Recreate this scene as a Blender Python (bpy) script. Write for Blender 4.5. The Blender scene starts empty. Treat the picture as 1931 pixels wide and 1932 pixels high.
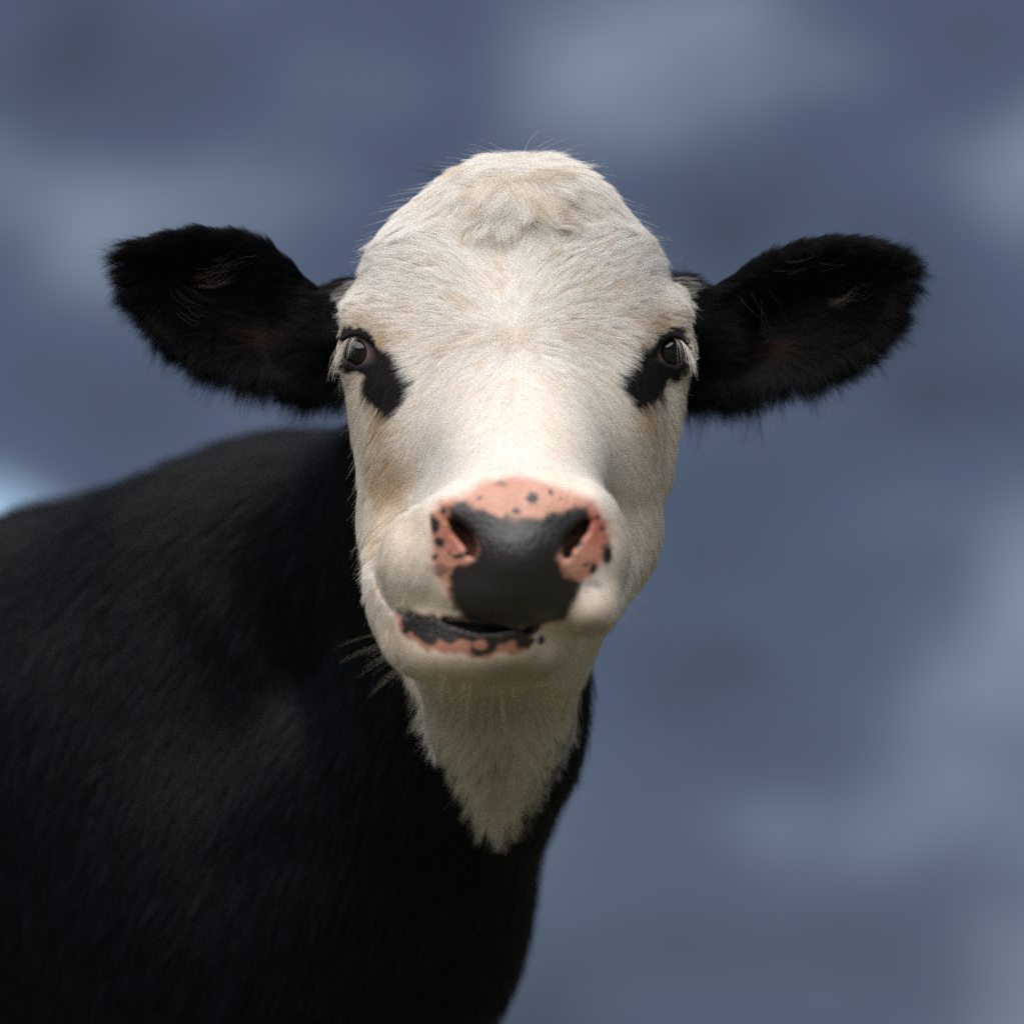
import bpy, math, time
import numpy as np
from mathutils import Vector, Matrix, kdtree

T0 = time.time()
rng = np.random.default_rng(7)
scene = bpy.context.scene
C = scene.collection

# ------------------------------------------------------------------ camera
DIST = 2.2                      # camera to the plane through the eyes, metres
S = 0.68 / 1931.0               # metres per layout unit in the plane of the eyes
PITCH = math.radians(10.0)
CAM = np.array([0.0, -2.2, 0.60])
FWD = np.array([0.0, math.cos(PITCH), math.sin(PITCH)])
UPV = np.array([0.0, -math.sin(PITCH), math.cos(PITCH)])
cam_data = bpy.data.cameras.new('camera')
cam = bpy.data.objects.new('camera', cam_data)
C.objects.link(cam)
cam.location = CAM
cam.rotation_euler = (math.pi / 2 + PITCH, 0, 0)
cam_data.sensor_fit = 'HORIZONTAL'
cam_data.sensor_width = 36.0
cam_data.lens = 36.0 * DIST / 0.68
cam_data.clip_start = 0.05
cam_data.clip_end = 3000
cam_data.dof.use_dof = True
cam_data.dof.focus_distance = DIST - 0.01
cam_data.dof.aperture_fstop = 2.6
scene.camera = cam

# ------------------------------------------------------------------ light, sky, exposure
SUN_EL, SUN_AZ = math.radians(52), math.radians(197)      # azimuth clockwise from +Y (away from camera)
scene.view_settings.view_transform = 'Standard'
scene.view_settings.look = 'None'
scene.view_settings.gamma = 1.0
scene.view_settings.exposure = 1.86
scene.view_settings.use_curve_mapping = False
sun_data = bpy.data.lights.new('sun', 'SUN')
sun_data.energy = 1.5
sun_data.angle = math.radians(72)
sun_data.color = (1.0, 0.975, 0.945)
sun = bpy.data.objects.new('sun', sun_data)
C.objects.link(sun)
sdir = Vector((math.sin(SUN_AZ) * math.cos(SUN_EL), math.cos(SUN_AZ) * math.cos(SUN_EL), math.sin(SUN_EL)))
sun.rotation_euler = sdir.to_track_quat('Z', 'Y').to_euler()
sun.location = sdir * 20

world = bpy.data.worlds.new('World')
scene.world = world
world.use_nodes = True
nt = world.node_tree
nt.nodes.clear()
def N(tree, kind, **kw):
    n = tree.nodes.new(kind)
    for k, v in kw.items():
        setattr(n, k, v)
    return n
def build_world():
    L = nt.links.new
    out = N(nt, 'ShaderNodeOutputWorld')
    bg = N(nt, 'ShaderNodeBackground')
    bg.inputs['Strength'].default_value = 0.1
    sky = N(nt, 'ShaderNodeTexSky')
    sky.sky_type = 'NISHITA'
    sky.sun_disc = False
    sky.sun_elevation = SUN_EL
    sky.sun_rotation = SUN_AZ
    tc = N(nt, 'ShaderNodeTexCoord')
    mp = N(nt, 'ShaderNodeMapping')
    mp.inputs['Scale'].default_value = (1.0, 1.0, 1.55)
    mp.inputs['Rotation'].default_value = (0, math.radians(12), 0)
    L(tc.outputs['Generated'], mp.inputs['Vector'])
    def noise(scale, detail, rough, off):
        n = N(nt, 'ShaderNodeTexNoise')
        a = N(nt, 'ShaderNodeVectorMath', operation='ADD')
        a.inputs[1].default_value = off
        L(mp.outputs[0], a.inputs[0])
        L(a.outputs[0], n.inputs['Vector'])
        n.inputs['Scale'].default_value = scale
        n.inputs['Detail'].default_value = detail
        n.inputs['Roughness'].default_value = rough
        n.inputs['Distortion'].default_value = 0.25
        return n.outputs['Fac']
    def math_(op, a, b):
        m = N(nt, 'ShaderNodeMath', operation=op)
        for i, v in enumerate((a, b)):
            if isinstance(v, (int, float)): m.inputs[i].default_value = v
            else: L(v, m.inputs[i])
        return m.outputs[0]
    big = noise(7.0, 1.2, 0.4, (1.3, 0.2, 4.1))
    fine = noise(19.0, 3.5, 0.55, (5.0, 2.0, 0.7))
    dens = math_('ADD', math_('MULTIPLY', big, 0.62), math_('ADD', math_('MULTIPLY', fine, 0.38), 0.01))
    # soft lighter banks and darker hollows of this storm sky, as directions
    nrm = N(nt, 'ShaderNodeVectorMath', operation='NORMALIZE')
    L(tc.outputs['Generated'], nrm.inputs[0])
    def bank(px, py, rad, amt):
        v = FWD * DIST + np.array([1, 0, 0]) * (px - 965) * S + UPV * (966 - py) * S
        v = v / np.linalg.norm(v)
        d = N(nt, 'ShaderNodeVectorMath', operation='SUBTRACT')
        L(nrm.outputs[0], d.inputs[0]); d.inputs[1].default_value = v
        sc = N(nt, 'ShaderNodeVectorMath', operation='MULTIPLY')
        L(d.outputs[0], sc.inputs[0]); sc.inputs[1].default_value = (0.72, 1, 1.25)
        le = N(nt, 'ShaderNodeVectorMath', operation='LENGTH')
        L(sc.outputs[0], le.inputs[0])
        mr = N(nt, 'ShaderNodeMapRange', interpolation_type='SMOOTHERSTEP')
        L(le.outputs['Value'], mr.inputs['Value'])
        mr.inputs['From Min'].default_value = 0.0
        mr.inputs['From Max'].default_value = rad * S / DIST
        mr.inputs['To Min'].default_value = amt
        mr.inputs['To Max'].default_value = 0.0
        return mr.outputs[0]
    for b in ((1235, 140, 360, .15), (1050, 260, 300, .05), (820, 200, 300, .04), (330, 330, 380, .07), (60, 560, 300, .05), (350, 150, 330, -.11),
              (1780, 80, 300, -.09), (1560, 420, 300, -.04), (180, 700, 260, -.05), (1480, 1340, 330, -.10), (1350, 1000, 260, -.05), (1450, 1580, 300, .05), (1330, 1780, 260, -.05), (1250, 1880, 200, .05),
              (1900, 1270, 230, .05), (1520, 1560, 260, .05), (1700, 1700, 420, -.04), (1640, 120, 160, .06), (1400, 860, 300, -.04)):
        dens = math_('ADD', dens, bank(*b))
    ramp = N(nt, 'ShaderNodeValToRGB')
    cr = ramp.color_ramp
    cr.interpolation = 'EASE'
    cr.elements[0].position = 0.30; cr.elements[0].color = (0.044, 0.061, 0.090, 1)
    cr.elements[1].position = 0.80; cr.elements[1].color = (0.28, 0.345, 0.45, 1)
    e = cr.elements.new(0.50); e.color = (0.084, 0.110, 0.176, 1)
    L(dens, ramp.inputs['Fac'])
    k = N(nt, 'ShaderNodeVectorMath', operation='SCALE')
    L(ramp.outputs['Color'], k.inputs[0])
    k.inputs['Scale'].default_value = 2.5
    gap = bank(-60, 1000, 190, 0.42)
    thin = math_('MAXIMUM', gap, 0.008)          # clouds cover nearly all of the sky
    mix = N(nt, 'ShaderNodeMix', data_type='RGBA')
    L(thin, mix.inputs['Factor'])
    L(k.outputs[0], mix.inputs['A'])
    L(sky.outputs[0], mix.inputs['B'])
    L(mix.outputs['Result'], bg.inputs['Color'])
    L(bg.outputs[0], out.inputs['Surface'])
build_world()

scene.render.engine = 'CYCLES'
scene.cycles.max_bounces = 10
scene.cycles.diffuse_bounces = 8
scene.cycles.use_denoising = False

# ------------------------------------------------------------------ small maths
def q(x, y, w):
    """layout point (x, y at depth w, in layout units) -> camera frame metres (right, up, away)"""
    d = DIST + w * S
    return np.array([(x - 965) * S * d / DIST, (966 - y) * S * d / DIST, w * S], np.float32)
def to_layout(P):
    k = DIST / (DIST + P[:, 2]) / S
    return 965 + P[:, 0] * k, 966 - P[:, 1] * k, P[:, 2] / S
def to_world(P):
    P = np.asarray(P, np.float64)
    d = (DIST + P[..., 2])[..., None]
    return CAM + FWD * d + UPV * P[..., 1][..., None] + np.array([1.0, 0, 0]) * P[..., 0][..., None]
def to_cam(Wp):
    v = np.asarray(Wp, np.float64) - CAM
    return np.stack([v[..., 0], v @ UPV, v @ FWD - DIST], -1).astype(np.float32)
def dir_cam(v):
    v = np.asarray(v, np.float64)
    return np.array([v[0], v @ UPV, v @ FWD], np.float32)

def vnoise(P, seed=0):
    """value noise in 0..1, P in cells"""
    P = np.asarray(P, np.float32)
    i = np.floor(P).astype(np.int64)
    f = P - i
    f = f * f * (3 - 2 * f)
    def h(a, b, c):
        n = (a * 374761393 + b * 668265263 + c * 2147483647 + seed * 1274126177) & 0xffffffff
        n = ((n ^ (n >> 13)) * 1274126177) & 0xffffffff
        n = n ^ (n >> 16)
        return (n & 0xffff).astype(np.float32) / 65535.0
    r = 0
    for dx in (0, 1):
        for dy in (0, 1):
            for dz in (0, 1):
                w = (f[:, 0] if dx else 1 - f[:, 0]) * (f[:, 1] if dy else 1 - f[:, 1]) * (f[:, 2] if dz else 1 - f[:, 2])
                r = r + w * h(i[:, 0] + dx, i[:, 1] + dy, i[:, 2] + dz)
    return r
def fbm(P, seed=0, octv=3):
    a, s, r = 0.5, 0.0, 0
    for o in range(octv):
        r = r + a * vnoise(P * (2 ** o), seed + 11 * o)
        s += a
        a *= .5
    return r / s
def sstep(a, b, x):
    t = np.clip((x - a) / (b - a), 0, 1)
    return t * t * (3 - 2 * t)
def poly_sd(x, y, poly):
    """signed distance to a polygon (negative inside)"""
    p = np.asarray(poly, np.float32)
    d2 = np.full(x.shape, 1e12, np.float32)
    inside = np.zeros(x.shape, bool)
    n = len(p)
    for i in range(n):
        ax, ay = p[i]; bx, by = p[(i + 1) % n]
        ex, ey = bx - ax, by - ay
        wx, wy = x - ax, y - ay
        t = np.clip((wx * ex + wy * ey) / (ex * ex + ey * ey), 0, 1)
        d2 = np.minimum(d2, (wx - ex * t) ** 2 + (wy - ey * t) ** 2)
        c = ((ay > y) != (by > y)) & (x < (bx - ax) * (y - ay) / (by - ay + 1e-9) + ax)
        inside ^= c
    d = np.sqrt(d2)
    return np.where(inside, -d, d)
def in_box(x, y, poly, m):
    p = np.asarray(poly)
    return (x > p[:, 0].min() - m) & (x < p[:, 0].max() + m) & (y > p[:, 1].min() - m) & (y < p[:, 1].max() + m)

# ------------------------------------------------------------------ the animal as one smooth solid
def smin(a, b, k):
    h = np.maximum(k - np.abs(a - b), 0) / k
    return np.minimum(a, b) - h * h * k * 0.25
def smax(a, b, k):
    return -smin(-a, -b, k)
def rcone(P, a, b, r1, r2):
    ba = b - a
    l = float(np.sqrt(ba @ ba)) + 1e-9
    pa = P - a
    t = np.clip((pa @ ba) / (l * l), 0, 1)
    dv = pa - t[:, None] * ba
    return np.sqrt((dv * dv).sum(1)) - (r1 + (r2 - r1) * t)
def ellip(P, c, r, R=None):
    p = P - c
    if R is not None:
        p = p @ R.T
    k0 = np.sqrt(((p / r) ** 2).sum(1)) + 1e-6
    k1 = np.sqrt(((p / (r * r)) ** 2).sum(1)) + 1e-6
    return k0 * (k0 - 1) / k1
def rotx(a):
    c, s = math.cos(a), math.sin(a)
    return np.array([[1, 0, 0], [0, c, s], [0, -s, c]], np.float32)
def axes(f, up=(0, 0, 1)):
    """rows: forward, side, up - in the camera frame, from world directions"""
    f = np.array(f, float); f /= np.linalg.norm(f)
    u = np.array(up, float); sd = np.cross(u, f); sd /= np.linalg.norm(sd); u = np.cross(f, sd)
    return np.stack([dir_cam(f), dir_cam(sd), dir_cam(u)])

HEADING = np.array([0.84, -0.54, 0.0])
SIDE = np.array([-0.54, -0.84, 0.0])            # towards the camera side of the animal
BODY_R = axes(HEADING)
WITHERS = np.array([-0.215, 0.42, 1.105])
def bw(fwd, side, z):
    """body coordinates (metres ahead of the withers, towards camera side, height) -> camera frame"""
    p = WITHERS + HEADING * fwd + SIDE * side
    return to_cam(np.array([p[0], p[1], z]))

LEFT_EAR = [(660, 548), (612, 566), (560, 516), (505, 472), (450, 446), (390, 437), (320, 444), (265, 463), (235, 494), (248, 540), (272, 585), (312, 630), (362, 664), (420, 686), (478, 697), (545, 703), (600, 710), (660, 718)]
RIGHT_EAR = [(1282, 540), (1332, 556), (1392, 522), (1447, 490), (1502, 466), (1560, 455), (1620, 457), (1665, 470), (1698, 495), (1707, 525), (1693, 568), (1670, 612), (1634, 652), (1588, 682), (1534, 702), (1470, 711), (1400, 714), (1340, 722), (1282, 722)]
EYE_L = q(689, 667, 46); EYE_R = q(1255, 665, 46); EYE_RAD = 47 * S
NOSTRIL_L = [(845, 981), (856, 979), (873, 990), (889, 1006), (898, 1024), (900, 1042), (894, 1053), (884, 1049), (879, 1036), (867, 1020), (852, 1002)]
NOSTRIL_R = [(1959 - a, b + 2) for a, b in NOSTRIL_L][::-1]
CHEEK_CREASE = [(705, 1060), (716, 1015), (740, 985), (775, 960), (778, 965), (746, 990), (723, 1020), (712, 1062), (722, 1110), (745, 1150), (740, 1153), (715, 1112)]
LID_L = [(648, 664), (650, 645), (661, 635), (676, 634), (692, 643), (703, 655), (712, 672), (706, 678), (694, 684), (672, 689), (657, 680)]
LID_R = [(1292, 664), (1289, 650), (1281, 641), (1268, 638), (1255, 643), (1245, 653), (1233, 674), (1240, 678), (1256, 684), (1275, 690), (1287, 682)]

def _grow(poly, k):
    p = np.array(poly, float); c_ = p.mean(0)
    return [tuple(v) for v in c_ + (p - c_) * k]
LID_L = _grow(LID_L, 1.05); LID_R = _grow(LID_R, 1.05)

def ear_sdf(x, y, w, poly, root_x, tip_x):
    d2 = poly_sd(x, y, poly)
    along = np.clip((x - root_x) / (tip_x - root_x), 0, 1)
    depth = 205 - 55 * along + np.clip(-d2, 0, 95) * 0.75 - 14
    th = 11 + 6 * (1 - along)
    dz = np.abs(w - depth) * 0.8 - th
    return smax(d2, dz, 16.0)

def head_sdf(P):
    s = S
    e = lambda x, y, w, rx, ry, rw, R=None: ellip(P, q(x, y, w), np.array([rx, ry, rw], np.float32) * s, R)
    c = lambda a, b: rcone(P, q(*a[:3]), q(*b[:3]), a[3] * s, b[3] * s)
    d = e(969, 606, 130, 303, 288, 262)                                     # skull
    d = smin(d, e(990, 396, 95, 118, 80, 140), 90 * s)                       # poll
    d = smin(d, c((975, 640, 120, 205), (987, 985, -365, 132)), 110 * s)     # bridge of the nose
    d = smin(d, e(792, 850, 40, 112, 240, 190), 110 * s)                     # cheeks
    d = smin(d, e(1146, 860, 40, 104, 245, 190), 110 * s)
    d = smin(d, c((800, 1000, 20, 112), (795, 1130, -260, 98)), 70 * s)      # jaw bones
    d = smin(d, c((1106, 1005, 20, 110), (1078, 1110, -130, 88)), 70 * s)
    d = smin(d, c((1100, 1025, 10, 106), (1000, 1200, -150, 90)), 70 * s)
    # chin and lower lip, swung to one side as it chews
    d = smin(d, e(905, 1216, -330, 165, 84, 132), 70 * s)
    d = smin(d, c((790, 1180, -385, 40), (965, 1206, -425, 38)), 26 * s)
    m = e(985, 1036, -405, 172, 126, 128)                                    # muzzle
    m = smin(m, e(800, 1060, -348, 84, 98, 114), 70 * s)
    m = smin(m, e(1098, 1060, -360, 74, 112, 118), 60 * s)
    m = smin(m, e(1112, 1138, -436, 50, 60, 62), 22 * s)
    m = smin(m, e(960, 1116, -420, 118, 56, 112), 36 * s)
    m = smin(m, e(980, 1050, -432, 80, 74, 116), 56 * s)
    m = smin(m, c((868, 966, -455, 46), (1098, 962, -455, 44)), 40 * s)      # rims of the nostrils
    m = smin(m, e(826, 1010, -430, 32, 58, 44), 36 * s)
    m = smin(m, e(1126, 1010, -425, 30, 58, 44), 36 * s)
    # the slit of the mouth is kept open between muzzle and chin
    m = smin(m, c((940, 1000, -200, 150), (990, 1060, -340, 120)), 60 * s)
    d = smin(d, m, 50 * s)
    gap = c((752, 1152, -330, 4), (815, 1166, -420, 8))
    gap = np.minimum(gap, c((815, 1166, -420, 8), (905, 1174, -460, 17)))
    gap = np.minimum(gap, c((905, 1174, -460, 17), (1000, 1182, -450, 14)))
    gap = np.minimum(gap, c((815, 1166, -470, 8), (905, 1174, -560, 17)))
    gap = np.minimum(gap, c((905, 1174, -560, 17), (1000, 1182, -560, 14)))
    gap = np.minimum(gap, c((752, 1154, -330, 4), (780, 1158, -520, 8)))
    gap = np.minimum(gap, c((880, 1172, -330, 14), (985, 1178, -330, 12)))
    d = smax(d, -gap, 12 * s)
    X, Y, Wd = to_layout(P)
    for crease, deep in ((CHEEK_CREASE, 1.5),):
        near = in_box(X, Y, crease, 40) & (Wd < -150)
        if near.any():
            o = np.maximum(poly_sd(X[near], Y[near], crease) * s, -d[near] - deep * s)
            d[near] = smax(d[near], -o, 12 * s)
    # nostrils: comma shaped, running inwards and back
    for nos in (NOSTRIL_L, NOSTRIL_R):
        near = in_box(X, Y, nos, 40) & (Wd < -300)
        if near.any():
            o = np.maximum(poly_sd(X[near], Y[near], nos), Wd[near] + 425) * s
            d[near] = smax(d[near], -o, 13 * s)
    # cheek bones under the eyes, brows, lids
    d = smin(d, c((699, 722, 66, 40), (740, 870, 50, 52)), 44 * s)
    d = smin(d, c((1248, 722, 66, 42), (1206, 880, 50, 54)), 44 * s)
    d = smin(d, c((700, 610, 55, 46), (772, 640, 5, 30)), 60 * s)
    d = smin(d, c((1246, 608, 55, 46), (1172, 640, 5, 30)), 60 * s)
    for ctr, lid in ((EYE_L, LID_L), (EYE_R, LID_R)):
        dd = np.sqrt(((P - ctr) ** 2).sum(1))
        d = smin(d, dd - (EYE_RAD + 9 * s), 26 * s)
        near = dd < 0.06
        if near.any():
            o = poly_sd(X[near], Y[near], lid) * s
            o = np.maximum(o, Wd[near] * s - ctr[2])
            d[near] = smax(d[near], -o, 7 * s)
        d = np.maximum(d, -(dd - (EYE_RAD - 2.0 * s)))
    return d, X, Y, Wd

def torso_sdf(P):
    e = lambda p, r, R=BODY_R: ellip(P, p, np.array(r, np.float32), R)
    h = lambda a, b: rcone(P, q(*a[:3]), q(*b[:3]), a[3] * S, b[3] * S)
    d = e(bw(-0.42, 0, 0.82), (0.46, 0.235, 0.265))                          # barrel
    d = smin(d, e(bw(-0.02, 0.02, 0.80), (0.22, 0.17, 0.245)), 0.10)         # fore ribs, withers
    d = smin(d, e(bw(-0.86, 0, 0.88), (0.25, 0.20, 0.225)), 0.12)            # rump
    for sd in (-1, 1):
        d = smin(d, e(bw(0.02, sd * .10 + .02, 0.825), (0.12, 0.085, 0.215)), 0.08)   # shoulder blades
        d = smin(d, e(bw(0.09, sd * .08 + .015, 0.70), (0.08, 0.07, 0.12)), 0.12)    # points of the shoulders
        d = smin(d, e(bw(-0.90, sd * .13, 0.80), (0.17, 0.09, 0.24)), 0.08)          # thighs
    # neck from the shoulders up behind the head
    d = smin(d, h((560, 1070, 1080, 215), (160, 1195, 1480, 240)), 0.10)
    d = smin(d, h((600, 1180, 1000, 340), (930, 930, 430, 240)), 0.09)
    d = smin(d, h((930, 930, 430, 240), (965, 700, 330, 255)), 0.06)
    return d
def legs_sdf(P, d):
    c = lambda a, b, r1, r2: rcone(P, a, b, r1, r2)
    for sd in (-1, 1):
        o = sd * .09 + .01
        d = smin(d, c(bw(0.05, o, 0.62), bw(0.0, o, 0.36), 0.072, 0.043), 0.05)      # fore legs
        d = smin(d, c(bw(0.0, o, 0.36), bw(0.01, o, 0.10), 0.040, 0.026), 0.03)
        d = smin(d, c(bw(0.01, o, 0.10), bw(0.03, o, 0.045), 0.029, 0.036), 0.02)
        d = smin(d, c(bw(0.025, o, 0.045), bw(0.055, o, 0.035), 0.042, 0.036), 0.01)
        # hind legs: stifle forward, hock back
        d = smin(d, c(bw(-0.82, sd * .15, 0.66), bw(-0.96, sd * .13, 0.43), 0.10, 0.048), 0.05)
        d = smin(d, c(bw(-0.98, sd * .13, 0.44), bw(-0.93, sd * .12, 0.11), 0.040, 0.028), 0.03)
        d = smin(d, c(bw(-0.93, sd * .12, 0.11), bw(-0.90, sd * .12, 0.045), 0.030, 0.036), 0.02)
        d = smin(d, c(bw(-0.905, sd * .12, 0.045), bw(-0.875, sd * .12, 0.035), 0.042, 0.036), 0.01)
    d = smin(d, c(bw(-1.14, 0, 0.80), bw(-1.15, 0, 0.42), 0.018, 0.022), 0.02)
    return smin(d, c(bw(-1.06, 0, 1.03), bw(-1.14, 0, 0.80), 0.040, 0.020), 0.05)     # tail
def throat_sdf(P, d):
    h = lambda a, b: rcone(P, q(*a[:3]), q(*b[:3]), a[3] * S, b[3] * S)
    d = smin(d, h((925, 1000, 330, 230), (876, 1370, 470, 190)), 0.07)
    d = smin(d, h((876, 1370, 470, 190), (756, 1560, 640, 232)), 0.07)
    d = smin(d, h((756, 1560, 640, 232), (716, 1760, 700, 236)), 0.07)
    d = smin(d, h((716, 1760, 700, 236), (600, 2000, 800, 236)), 0.07)
    # loose skin of the throat
    d = smin(d, h((850, 1235, -20, 78), (915, 1520, 305, 34)), 0.022)
    d = smin(d, h((1040, 1225, -20, 78), (965, 1520, 300, 34)), 0.022)
    return smin(d, h((945, 1190, 30, 90), (935, 1400, 380, 40)), 0.02)
def body_sdf(P):
    d = np.full(len(P), 9.0, np.float32)
    m = P[:, 2] > -0.03
    if m.any(): d[m] = torso_sdf(P[m])
    m2 = m & ((P[:, 1] < -0.12) | (P[:, 0] < -0.9))
    if m2.any(): d[m2] = legs_sdf(P[m2], d[m2])
    m3 = (P[:, 0] > -0.45) & (P[:, 2] < 0.42)
    if m3.any(): d[m3] = throat_sdf(P[m3], d[m3])
    m4 = (P[:, 2] > 0.05) & (P[:, 2] < 0.5) & (P[:, 0] > -0.30) & (P[:, 1] < 0.02) & (P[:, 1] > -0.42) & (np.abs(d) < .03)
    if m4.any():
        Q = P[m4]
        a = Q[:, 0] / .017 + 2.2 * np.sin(Q[:, 1] / .09) + 1.5 * np.sin(Q[:, 1] / .041 + Q[:, 0] / .05)
        f = np.sin(a) * sstep(-.30, -.16, Q[:, 0]) * sstep(.02, -.06, Q[:, 1]) * sstep(-.42, -.25, Q[:, 1]) * sstep(.05, -.03, Q[:, 0])
        d[m4] = d[m4] + .0016 * f
    return d

H_C = q(965, 800, 0)
def sdf(P):
    P = np.ascontiguousarray(P, np.float32)
    d = body_sdf(P)
    near = (np.abs(P[:, 0]) < 0.34) & (P[:, 1] > -0.18) & (P[:, 1] < 0.30) & (P[:, 2] < 0.28)
    if near.any():
        Q = P[near]
        hd, X, Y, Wd = head_sdf(Q)
        dd = smin(d[near], hd, 0.030)
        for poly, rx, tx in ((LEFT_EAR, 640, 235), (RIGHT_EAR, 1300, 1707)):
            m = in_box(X, Y, poly, 60) & (Wd > 20) & (Wd < 420)
            if m.any():
                dd[m] = smin(dd[m], ear_sdf(X[m], Y[m], Wd[m], poly, rx, tx) * S * 0.85, 0.016)
        # stalks that carry the ears
        for a, b in (((690, 625, 200, 78), (600, 640, 215, 66)), ((1250, 625, 200, 78), (1345, 645, 215, 66))):
            dd = smin(dd, rcone(Q, q(*a[:3]), q(*b[:3]), a[3] * S, b[3] * S), 0.02)
        d[near] = dd
    return d

def grad(P, h=0.0012):
    g = np.empty_like(P)
    for a in range(3):
        o = np.zeros(3, np.float32); o[a] = h
        g[:, a] = sdf(P + o) - sdf(P - o)
    n = np.sqrt((g * g).sum(1)) + 1e-12
    return g / n[:, None], n / (2 * h)

def surface_nets(lo, hi, h0, levels):
    lo = np.array(lo, np.float64)
    n = np.ceil((np.array(hi) - lo) / h0).astype(int)
    ii = np.stack(np.meshgrid(*[np.arange(k) for k in n], indexing='ij'), -1).reshape(-1, 3)
    h = h0
    for lv in range(levels + 1):
        d = np.concatenate([sdf((lo + (ch + .5) * h).astype(np.float32)) for ch in np.array_split(ii, max(1, len(ii) // 400000))])
        ii = ii[np.abs(d) < h * (1.25 if lv < levels else 1.0)]
        if lv < levels:
            off = np.stack(np.meshgrid([0, 1], [0, 1], [0, 1], indexing='ij'), -1).reshape(-1, 3)
            ii = (ii[:, None] * 2 + off[None]).reshape(-1, 3)
            h /= 2
    M = 1 << 20
    key = lambda a: (a[:, 0].astype(np.int64) * M + a[:, 1]) * M + a[:, 2]
    off = np.array([[x, y, z] for x in (0, 1) for y in (0, 1) for z in (0, 1)])
    ck, inv = np.unique(np.concatenate([key(ii + o) for o in off]), return_inverse=True)
    cpos = np.stack([ck // (M * M), (ck // M) % M, ck % M], -1)
    val = np.concatenate([sdf((lo + ch * h).astype(np.float32)) for ch in np.array_split(cpos, max(1, len(cpos) // 400000))])
    cid = inv.reshape(8, -1).T
    cv = val[cid]
    act = (cv < 0).any(1) & (cv >= 0).any(1)
    ii, cv, cid = ii[act], cv[act], cid[act]
    order = np.argsort(key(ii)); ii, cv, cid = ii[order], cv[order], cid[order]
    k_sorted = key(ii)
    acc = np.zeros((len(ii), 3)); cnt = np.zeros(len(ii))
    for a in range(8):
        for b in range(a + 1, 8):
            if np.abs(off[a] - off[b]).sum() != 1: continue
            m = (cv[:, a] < 0) != (cv[:, b] < 0)
            t = cv[m, a] / (cv[m, a] - cv[m, b])
            acc[m] += off[a] + t[:, None] * (off[b] - off[a]); cnt[m] += 1
    V = (lo + (ii + acc / cnt[:, None]) * h).astype(np.float32)
    quads = []
    for ax in range(3):
        u = np.eye(3, dtype=int)[(ax + 1) % 3]; v = np.eye(3, dtype=int)[(ax + 2) % 3]
        b = [0, 0, 0]; b[ax] = 1
        jb = b[0] * 4 + b[1] * 2 + b[2]
        m = (cv[:, 0] < 0) != (cv[:, jb] < 0)
        base = ii[m]; flip = cv[m, 0] >= 0
        ids = []
        for o in (0 * u, -u, -u - v, -v):
            kk = key(base + o); p = np.searchsorted(k_sorted, kk); p = np.minimum(p, len(k_sorted) - 1)
            ids.append(np.where(k_sorted[p] == kk, p, -1))
        qd = np.stack(ids, 1); ok = (qd >= 0).all(1)
        qd = np.where(flip[:, None], qd[:, ::-1], qd)[ok]
        quads.append(qd)
    return V, np.concatenate(quads)

def relax(V, sel=None, it=2):
    W = V if sel is None else V[sel]
    for _ in range(it):
        g, sl = grad(W)
        W = W - g * np.clip(sdf(W) / np.maximum(sl, .4), -.002, .002)[:, None]
    if sel is None: return W
    V = V.copy(); V[sel] = W
    return V

def refine(V, F, pick):
    """split the picked quads 1 to 4; the rim of the picked region stays on the old edges"""
    A, B = F[pick], F[~pick]
    E = np.stack([A, np.roll(A, -1, 1)], -1)
    E = np.sort(E.reshape(-1, 2), 1).astype(np.int64)
    ek, inv, cnt = np.unique(E[:, 0] * (len(V) + 1) + E[:, 1], return_inverse=True, return_counts=True)
    e0, e1 = ek // (len(V) + 1), ek % (len(V) + 1)
    mid = (V[e0] + V[e1]) / 2
    n0 = len(V); n1 = n0 + len(mid)
    em = (n0 + inv).reshape(-1, 4)
    ce = n1 + np.arange(len(A))
    V2 = np.concatenate([V, mid, V[A].mean(1)]).astype(np.float32)
    out = [np.stack([A[:, k], em[:, k], ce, em[:, (k - 1) % 4]], 1) for k in range(4)]
    move = np.concatenate([n0 + np.nonzero(cnt == 2)[0], ce])
    return V2, np.concatenate([B] + out), move

t1 = time.time()
lo = np.array([-1.75, -1.0, -0.30]); hi = np.array([0.36, 0.36, 1.55])
V, F = surface_nets(lo, hi, 0.040, 3)
X, Y, Wd = to_layout(V)
V = relax(V, np.nonzero((Wd < 420) & (Y < 1650))[0], 1)
for k in range(3):
    cx, cy, cw = to_layout(V[F].mean(1))
    if k == 0:
        pick = (cy < 1330) & (cy > 250) & (cw < 420) & (cx > 190)
    elif k == 1:
        pick = (np.abs(cx - 970) < 365) & (cy > 560) & (cy < 1330) & (cw < 150)
    else:
        pick = ((cw < -380) & (cy > 880)) | ((cy > 615) & (cy < 710) & (np.abs(np.abs(cx - 971) - 288) < 52) & (cw < 75))
    V, F, mv = refine(V, F, pick)
    V = relax(V, mv, 1)
print('body mesh', len(V), len(F), round(time.time() - t1, 1), 's')

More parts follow.
